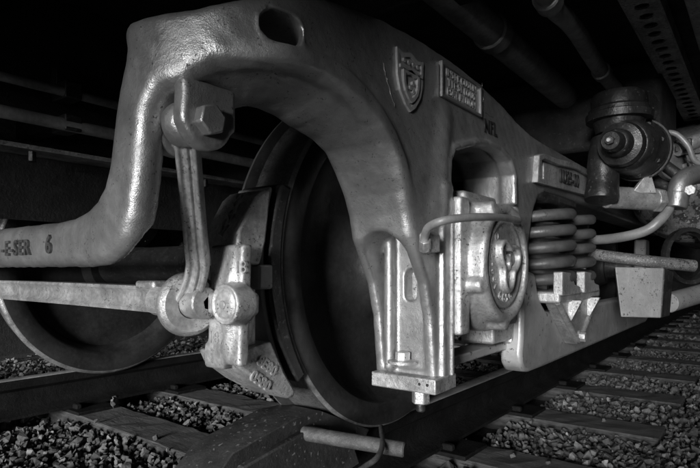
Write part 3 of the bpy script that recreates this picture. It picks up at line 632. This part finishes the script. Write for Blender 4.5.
for pa in ([(.44, .34), (.655, .20)], [(.92, .34), (.70, .20)]):
    (xa, za), (xb, zb) = pa; tube('strap_edge', [(xa, -1.147, za), (xb, -1.147, zb)], .011, SILVER2, SS, 4, 8)
cyl('strap_bolt_washer', (.685, -1.14, .207), (.685, -1.152, .207), .022, SILVER2, SS); hexm('strap_bolt', (.685, -1.15, .207), (.685, -1.17, .207), .017, WHITEM, SS)

# ================================================================== BRAKE VALVE, RESERVOIR AND PIPING
VA = thing('brake_valve', 'dark cast brake valve with stepped round cap and top bonnet', 'valve', tuple(PD(640, 205, 1.95)))
a0, a1 = PD(637, 150, 1.98), PD(609, 140, 1.74); ax = a1 - a0; L_ = np.linalg.norm(ax)
K = lambda r, f: (r, f * L_)
lathe('valve_body', [K(0, -.1), K(.094, -.1), K(.104, -.04), K(.105, .10), K(.096, .14), K(.090, .44), K(.083, .52), K(.074, .54), K(0, .54)], a0, ax, VALVEM, VA, 56)
lathe('valve_cap', [K(.074, .53), K(.076, .60), K(.070, .66), K(.048, .68), K(.045, .78), K(.041, .80), K(.034, .81), K(.033, .93), K(.028, .96), K(0, .96)], a0, ax, VALVEM, VA, 48)
axn = ax / L_
hexm('cap_nut', a0 + ax * .95, a0 + ax * 1.0, .015, DARKST, VA); cyl('cap_stud', a0 + ax * .96, a0 + ax * 1.03, .007, WHITEM, VA, 14)
lathe('clamp_band', [K(.106, -.07), K(.112, -.07), K(.112, .0), K(.106, .0)], a0, ax, DARKST, VA, 56)
uu, ww = basis(ax)[1:]
for k in range(8):
    a = k * math.pi / 4 + .2; p = a0 + ax * .12 + (uu * math.cos(a) + ww * math.sin(a)) * .093; hexm('flange_bolt', p, p + axn * .016, .009, DARKST, VA)
b0 = PD(619, 122, 1.93); b1 = PD(621, 89, 1.93)
lathe('bonnet', [(.0, -.02), (.075, -.02), (.085, .02), (.108, .022), (.110, .045), (.100, .05), (.100, .062), (.092, .07), (.092, .105), (.084, .118), (0, .122)], b0 - np.array([0, 0, .02]), (0, 0, 1), VALVEM, VA, 48)
lathe('bonnet_ear', [(0, -.03), (.030, -.03), (.052, -.025), (.056, 0), (.05, .02), (0, .022)], PD(645, 107, 1.95), (-.5, -.8, .1), VALVEM, VA, 32)
v0 = PD(606, 140, 1.96); v1 = PD(601, 204, 1.92)
lathe('drop_leg', [(0, 0), (.050, 0), (.056, .06), (.056, .12), (.052, .13), (.055, .19), (.058, .215), (.055, .228), (0, .228)], v0, v1 - v0, VALVEM, VA, 36)
ARMM2 = mat('coupling_paint', .2, .5, .3, .3, 14, .2, 60, chips=.7, chipcol=.05, chipscale=90)
RS = thing('air_reservoir', 'round air reservoir with flaking pale paint behind the valve', 'reservoir', (2.2, -1.0, .5))
r0 = PD(692, 182, 2.70); 
lathe('reservoir_shell', [(0, -.10), (.10, -.095), (.20, -.07), (.27, -.02), (.295, .04), (.30, .08), (.30, 1.2), (.27, 1.27), (0, 1.3)], r0, (1, .02, 0), TANKM, RS, 64)
box('reservoir_label', tuple(r0 + [-.105, -.06, .12]), tuple(r0 + [-.06, .02, .2]), DARKST, RS, .003)
tube('reservoir_strap', [PD(655, 128, 2.5), PD(668, 160, 2.45), PD(672, 200, 2.45)], .02, DARKST, RS, 6, 8)
PP = thing('pipe_fitting', 'stubby pale pipe union with hex nut below the valve', 'pipe fitting', tuple(PD(640, 205, 1.95)))
u0, u1 = PD(606, 197, 1.97), PD(657, 200, 2.02)
cyl('union_pipe', u0, u1, .040, SILVER2, PP, 28); hexm('union_nut', u1 - (u1 - u0) * .10, u1 + (u1 - u0) * .06, .047, SILVER2, PP)
prism('union_gusset', [(0, 0), (.09, 0), (.065, .085)], RV, ZV, FV, PD(632, 193, 1.96), .02, WHITEM, PP, .003)
FL = thing('flange_coupling', 'bolted flange coupling with short connectors in front of the reservoir', 'coupling', tuple(PD(680, 170, 2.3)))
lathe('flange', [(0, 0), (.075, 0), (.085, .008), (.085, .03), (.05, .034), (.045, .09), (0, .09)], PD(674, 160, 2.32), (.55, .8, -.1), ARMM2, FL, 36)
for k in range(6):
    a = k * math.pi / 3 + .4; e_, u_, w2 = basis((.55, .8, -.1)); p = PD(674, 160, 2.32) + (u_ * math.cos(a) + w2 * math.sin(a)) * .062; hexm('flange_nut', p + e_ * .004, p - e_ * .02, .014, WHITEM, FL)
cyl('connector', PD(676, 150, 2.3), PD(704, 138, 2.3), .03, SILVER2, FL, 20); box('clamp_block', tuple(PD(684, 152, 2.3) - [.03, .03, .0]), tuple(PD(684, 152, 2.3) + [.03, .03, .05]), DARKST, FL, .004)
tube('thin_pipe', [PD(662, 132, 2.25), PD(676, 134, 2.22), PD(688, 146, 2.2), PD(694, 160, 2.2), PD(704, 166, 2.2)], .011, HOSEM, FL)
BP = thing('bent_pipe', 'bright bent air pipe sweeping from an elbow joint to the springs', 'pipe', tuple(PD(640, 240, 2.0)))
tube('pipe', [PD(566, 240, 2.35), PD(595, 240, 2.22), PD(622, 237, 2.10), PD(645, 231, 2.04), PD(658, 222, 2.02), PD(668, 210, 2.03), PD(671, 196, 2.03)], .019, HOSEM, BP)
cyl('collar_nut', PD(675, 208, 2.02), PD(678, 193, 2.02), .040, SILVER, BP, 16)
tube('elbow', [PD(677, 196, 2.02), PD(680, 184, 2.02), PD(688, 177, 2.03), PD(702, 174, 2.07), PD(730, 173, 2.15)], .036, SILVER, BP, seg=18)
hexm('elbow_bolt', PD(691, 190, 2.0), PD(690, 190, 1.97), .020, WHITEM, BP)
for (pa, pb, r) in (((664, 165, 2.1), (682, 178, 2.06), .022), ((655, 182, 2.1), (672, 190, 2.05), .020)): cyl('connector', PD(*pa), PD(*pb), r, DARKST, BP, 18)
ARMM = mat('arm_worn_paint', .16, .55, .2, .3, 14, .3, 60, chips=.9, chipcol=.05, chipscale=90, speck=.6, speckcol=.4)
AR = thing('swing_arm', 'speckled silver arm running back from the springs to the hanging box', 'arm', tuple(PD(630, 268, 2.1)))
tube('arm_bar', [PD(566, 250, 2.38), PD(605, 256, 2.24), PD(645, 261, 2.17), PD(694, 266, 2.17)], .024, ARMM, AR, seg=16)
HB = thing('hanging_box', 'pale paint-flecked sheet metal box hanging below the swing arm', 'box', tuple(PD(640, 318, 2.1)))
bd = 2.12; c0, c1, c2, c3 = PD(615, 267, bd), PD(664, 268, bd), PD(661, 318, bd), PD(621, 317, bd)
def quad_slab(name, Q, d, m, parent, bevel=.004):
    d = np.array(d); v = list(Q) + [q + d for q in Q]; return link(name, fixn(pyd(v, [(0, 1, 2, 3), (7, 6, 5, 4)] + [(i, (i + 1) % 4, 4 + (i + 1) % 4, 4 + i) for i in range(4)])), m, parent, sharp=35, bevel=bevel)
quad_slab('box_front', [c0, c1, c2, c3], ray(600, 290) * .14, SPECKM, HB)
quad_slab('box_side', [c1 + [.002, -.002, 0], PD(674, 272, 2.16), PD(670, 316, 2.16), c2 + [.002, -.002, 0]], np.array([.05, .1, 0]), DARKST, HB)
cyl('cross_tube', PD(668, 303, 2.2), PD(720, 288, 2.5), .040, SPECKM, HB, 20)
lathe('hub_ring', [(.115, 0), (.13, 0), (.135, .02), (.135, .04), (.115, .04), (.115, 0)], PD(684, 256, 2.6), (-.6, -.7, 0), DARKST, AR, 36)

# ================================================================== THE RAIL CAR ABOVE, PLUS ADDED LIGHT BLOCKERS
UF = thing('railcar_underframe', 'black underside of the rail car above the truck', 'rail car', (2, 0, 1.2))
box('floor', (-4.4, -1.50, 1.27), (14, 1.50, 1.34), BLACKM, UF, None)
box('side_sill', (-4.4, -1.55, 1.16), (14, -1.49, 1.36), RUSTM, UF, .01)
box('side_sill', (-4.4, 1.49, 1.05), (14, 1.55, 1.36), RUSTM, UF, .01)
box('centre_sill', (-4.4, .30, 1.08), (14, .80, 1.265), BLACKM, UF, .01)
box('sky_gap_blocker', (6.4, -1.42, .12), (7.3, 1.25, 1.12), BLACKM, UF, .02)  # added box, hides the bright sky gap under the far floor
box('end_sun_blocker', (-4.5, -1.5, .98), (-4.4, 1.5, 1.34), BLACKM, UF, .01)  # unseen beam added to keep low sun off the upper frame
box('side_sun_blocker', (-4.3, -1.545, .88), (-1.75, -.9, 1.155), BLACKM, UF, .01)  # unseen box added to shade the frame top from side sun
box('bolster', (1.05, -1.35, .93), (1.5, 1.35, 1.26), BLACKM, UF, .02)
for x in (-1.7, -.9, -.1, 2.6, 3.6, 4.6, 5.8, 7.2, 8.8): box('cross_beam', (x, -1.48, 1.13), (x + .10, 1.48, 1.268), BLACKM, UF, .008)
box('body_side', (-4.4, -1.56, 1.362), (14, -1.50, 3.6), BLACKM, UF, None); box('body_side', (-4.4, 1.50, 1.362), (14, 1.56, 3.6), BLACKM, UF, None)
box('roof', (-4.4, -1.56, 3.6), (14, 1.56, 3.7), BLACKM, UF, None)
# perforated strip under the floor
PS = thing('perforated_strip', 'perforated steel strip with a row of round holes under the floor', 'strip', (.9, -1.40, 1.19))
xs = np.arange(0.05, 3.2, .075); bm = bmesh.new()
def strip_piece(x):
    o_ = [(-.0375, -.042), (.0375, -.042), (.0375, .042), (-.0375, .042)]; n = 16; ci_ = [(.020 * math.cos(2 * math.pi * k / n + math.pi / 4 * 5), .020 * math.sin(2 * math.pi * k / n + math.pi / 4 * 5)) for k in range(n)]
    sq = []
    for k in range(4):
        a, b_ = np.array(o_[k]), np.array(o_[(k + 1) % 4]); sq += [tuple(a + (b_ - a) * t / 4) for t in range(4)]
    return sq, ci_
vv, ff = [], []
for x in xs:
    sq, ci_ = strip_piece(x); n = 16
    for z in (1.19, 1.196):
        base = len(vv); vv += [(x + a, -1.385 + b_, z) for a, b_ in sq] + [(x + a, -1.385 + b_, z) for a, b_ in ci_]
        ff += [(base + k, base + (k + 1) % n, base + n + (k + 1) % n, base + n + k) for k in range(n)]
link('strip_web', pyd(vv, ff), RUSTM, PS, smooth=False)
box('strip_flange', (0, -1.432, 1.19), (3.2, -1.426, 1.24), RUSTM, PS, None); box('strip_flange', (0, -1.344, 1.19), (3.2, -1.338, 1.24), RUSTM, PS, None)
def pipe_thing(name, P, r, m, lab, couplings=(), group=None, cat='pipe'):
    Q = smooth_path(P, 8); t = thing(name, lab, cat, tuple(np.min(np.array(Q), 0)), group)
    tube('pipe_run', P, r, m, t, 8, 18)
    for a, wd, rr in couplings:
        i = int(a * (len(Q) - 2)); d = Q[i + 1] - Q[i]; d /= np.linalg.norm(d); cyl('coupling', Q[i] - d * wd / 2, Q[i] + d * wd / 2, r * rr, m, t, 20, .004)
    return t
pipe_thing('train_pipe', [(-1.6, -1.0, 1.165), (.1, -1.0, 1.165), (1.5, -1.0, 1.165), (4, -1.0, 1.165)], .048, PIPEM, 'thick dark train pipe running along under the floor above the frame', ((.42, .06, 1.15),))
pipe_thing('air_pipe', [PZ(530, -60, 1.10), PZ(548, 0, 1.12), PZ(574, 28, 1.15), PZ(602, 72, 1.16), PZ(640, 118, 1.16), (4, -1.19, 1.16)], .026, PIPEM, 'thinner bent air pipe beside the perforated strip', ((.62, .05, 1.25), (.22, .06, 1.3)))
pipe_thing('conduit_pipe', [(-1.0, -.02, .965), (0, -.02, .965), (2.5, -.02, .965)], .013, PIPEM, 'dark pipe with clamp behind the frame corner, upper of the pair', ((.145, .05, 1.35),), 'pipes behind the truck')
pipe_thing('conduit_pipe', [(-1.0, -.02, .87), (0, -.02, .87), (2.5, -.02, .87)], .018, PIPEM, 'dark pipe with clamp behind the frame corner, lower of the pair', ((.145, .045, 1.25), (.090, .02, 1.3)), 'pipes behind the truck')
box('bolster_plate', (-1.4, .055, .90), (3, .075, 1.262), BLACKM, UF, .002)
for zc, hh in ((.965, .034), (.87, .03)): box('pipe_clamp', (-.55, -.036, zc - .017), (-.50, .054, zc + hh), DARKST, UF, .004)
box('pipe_clamp', (-.55, .02, .99), (-.49, .056, 1.05), DARKST, UF, .003)
pipe_thing('brace_rod', [PD(20, -20, 2.6), PD(80, 48, 2.9)], .045, PIPEM, 'dark diagonal brace under the floor above the pipes', cat='brace')
FB = thing('far_side_beam', 'long dark flanged beam with bolts behind the pipes', 'beam', (0, .9, .8))
box('beam_flange', (-1.4, .34, .855), (3, .50, .870), RUSTM, FB, .002); box('beam_web', (-1.4, .46, .62), (3, .48, .853), BLACKM, FB, .002)
for x in (-.47, -.1, .27): hexm('beam_bolt', (x, .38, .856), (x, .38, .82), .014, DARKST, FB); 
lathe('far_drum', [(0, 0), (.14, .0), (.17, .03), (.17, .4), (.14, .44), (0, .44)], (-.28, .70, .70), (1, 0, 0), DARKST, FB, 32)
EB = thing('far_light_blocker', 'black boxes added to block light on the other side under the car', 'box', (3, 1.4, .1))
for x0 in (-2.4, -.6, 1.2, 3.0, 4.8, 6.6): box('blocker_panel', (x0, 1.28, .02), (x0 + 1.80, 1.47, 1.04), BLACKM, EB, None)  # invented panels that stop light entering from the far side
NC = thing('light_blocker_car', 'unseen dark car shape added beside the track to block side light', 'rail car', (10, -5.6, -.2))
box('blocker_body', (-8.8, -7.1, .9), (22, -4.1, 4.2), BLACKM, NC, .05); box('blocker_skirt', (-8.7, -6.9, .0), (21.9, -4.3, .9), BLACKM, NC, .05)  # out of view, added to block sky light from the side
for x in (-6.5, -4.1, 18, 20.4):
    for y in (-6.4, -4.9): lathe('blocker_wheel', [(0, 0), (.457, 0), (.46, .1), (.48, .12), (.46, .14), (0, .14)], (x, y, .26), (0, 1, 0), WHEELM, NC, 40)
pw = box('blocker_wall', (-12, 3.6, -.24), (30, 4.0, 1.0), WALLM, None, .01); tag(pw, 'low dark wall added beyond the far rail to block light', 'wall')  # added wall, blocks light from beyond the far rail

# ================================================================== WHEEL CHOCK, BAR, WIRE, DEBRIS
CHOCKM = mat('chock_steel', .05, .45, .4, .3, 8, .2, 60, speck=.3, speckcol=.2)
CH = thing('wheel_chock', 'dark steel wheel chock ramp wedged on the rail against the wheel', 'chock', (-.40, -.75, 0))
chp = [(-.68, -.01), (-.585, .072), (-.40, .104), (-.31, .100), (-.20, .050), (-.11, .010), (-.14, -.02)]
prism('chock_body', chp, (1, 0, 0), (0, 0, 1), (0, 1, 0), (0, -.815, .0), .125, CHOCKM, CH, .0025)
prism('chock_cheek', [(-.64, -.10), (-.575, .045), (-.36, .078), (-.22, .025), (-.18, -.06)], (1, 0, 0), (0, 0, 1), (0, 1, 0), (0, -.835, .0), .02, CHOCKM, CH, .004)
bar_a, bar_b = PD(302, 433, 1.25), PD(405, 450, 1.17)
bt = cyl('iron_bar', bar_a, bar_b, .0165, STAVE, None, 20, .003); tag(bt, 'short round worn bar sticking out from the side of the wheel chock', 'bar')
wr = tube('wire', [PD(381, 427, 1.30), PD(382, 436, 1.22), PD(382, 447, 1.15), PD(377, 458, 1.10), PD(366, 466, 1.08), PD(352, 476, 1.05)], .006, STAVE, None, 8, 8); tag(wr, 'bent wire hanging down past the round bar', 'wire')
for i, (px, py, s) in enumerate([(133, 378, .035), (115, 402, .045), (150, 372, .03)]):
    p = PZ(px, py, -.12); me = noisy_grid(-1, 1, -.6, .6, .25, 0, .18); q = Quaternion(rng.normal(size=4)).normalized(); M = np.array(q.to_matrix())
    remap(me, lambda c: (c * (1 - .5 * np.abs(c[:, :1]))) @ M.T * s + p); me2 = link('dry_leaf', me, LEAFM); sm = me2.modifiers.new('th', 'SOLIDIFY'); sm.thickness = .001
    tag(me2, 'crumpled dry leaf caught by the rail below the smaller looking wheel', 'leaf', 'dry leaves by the rail')
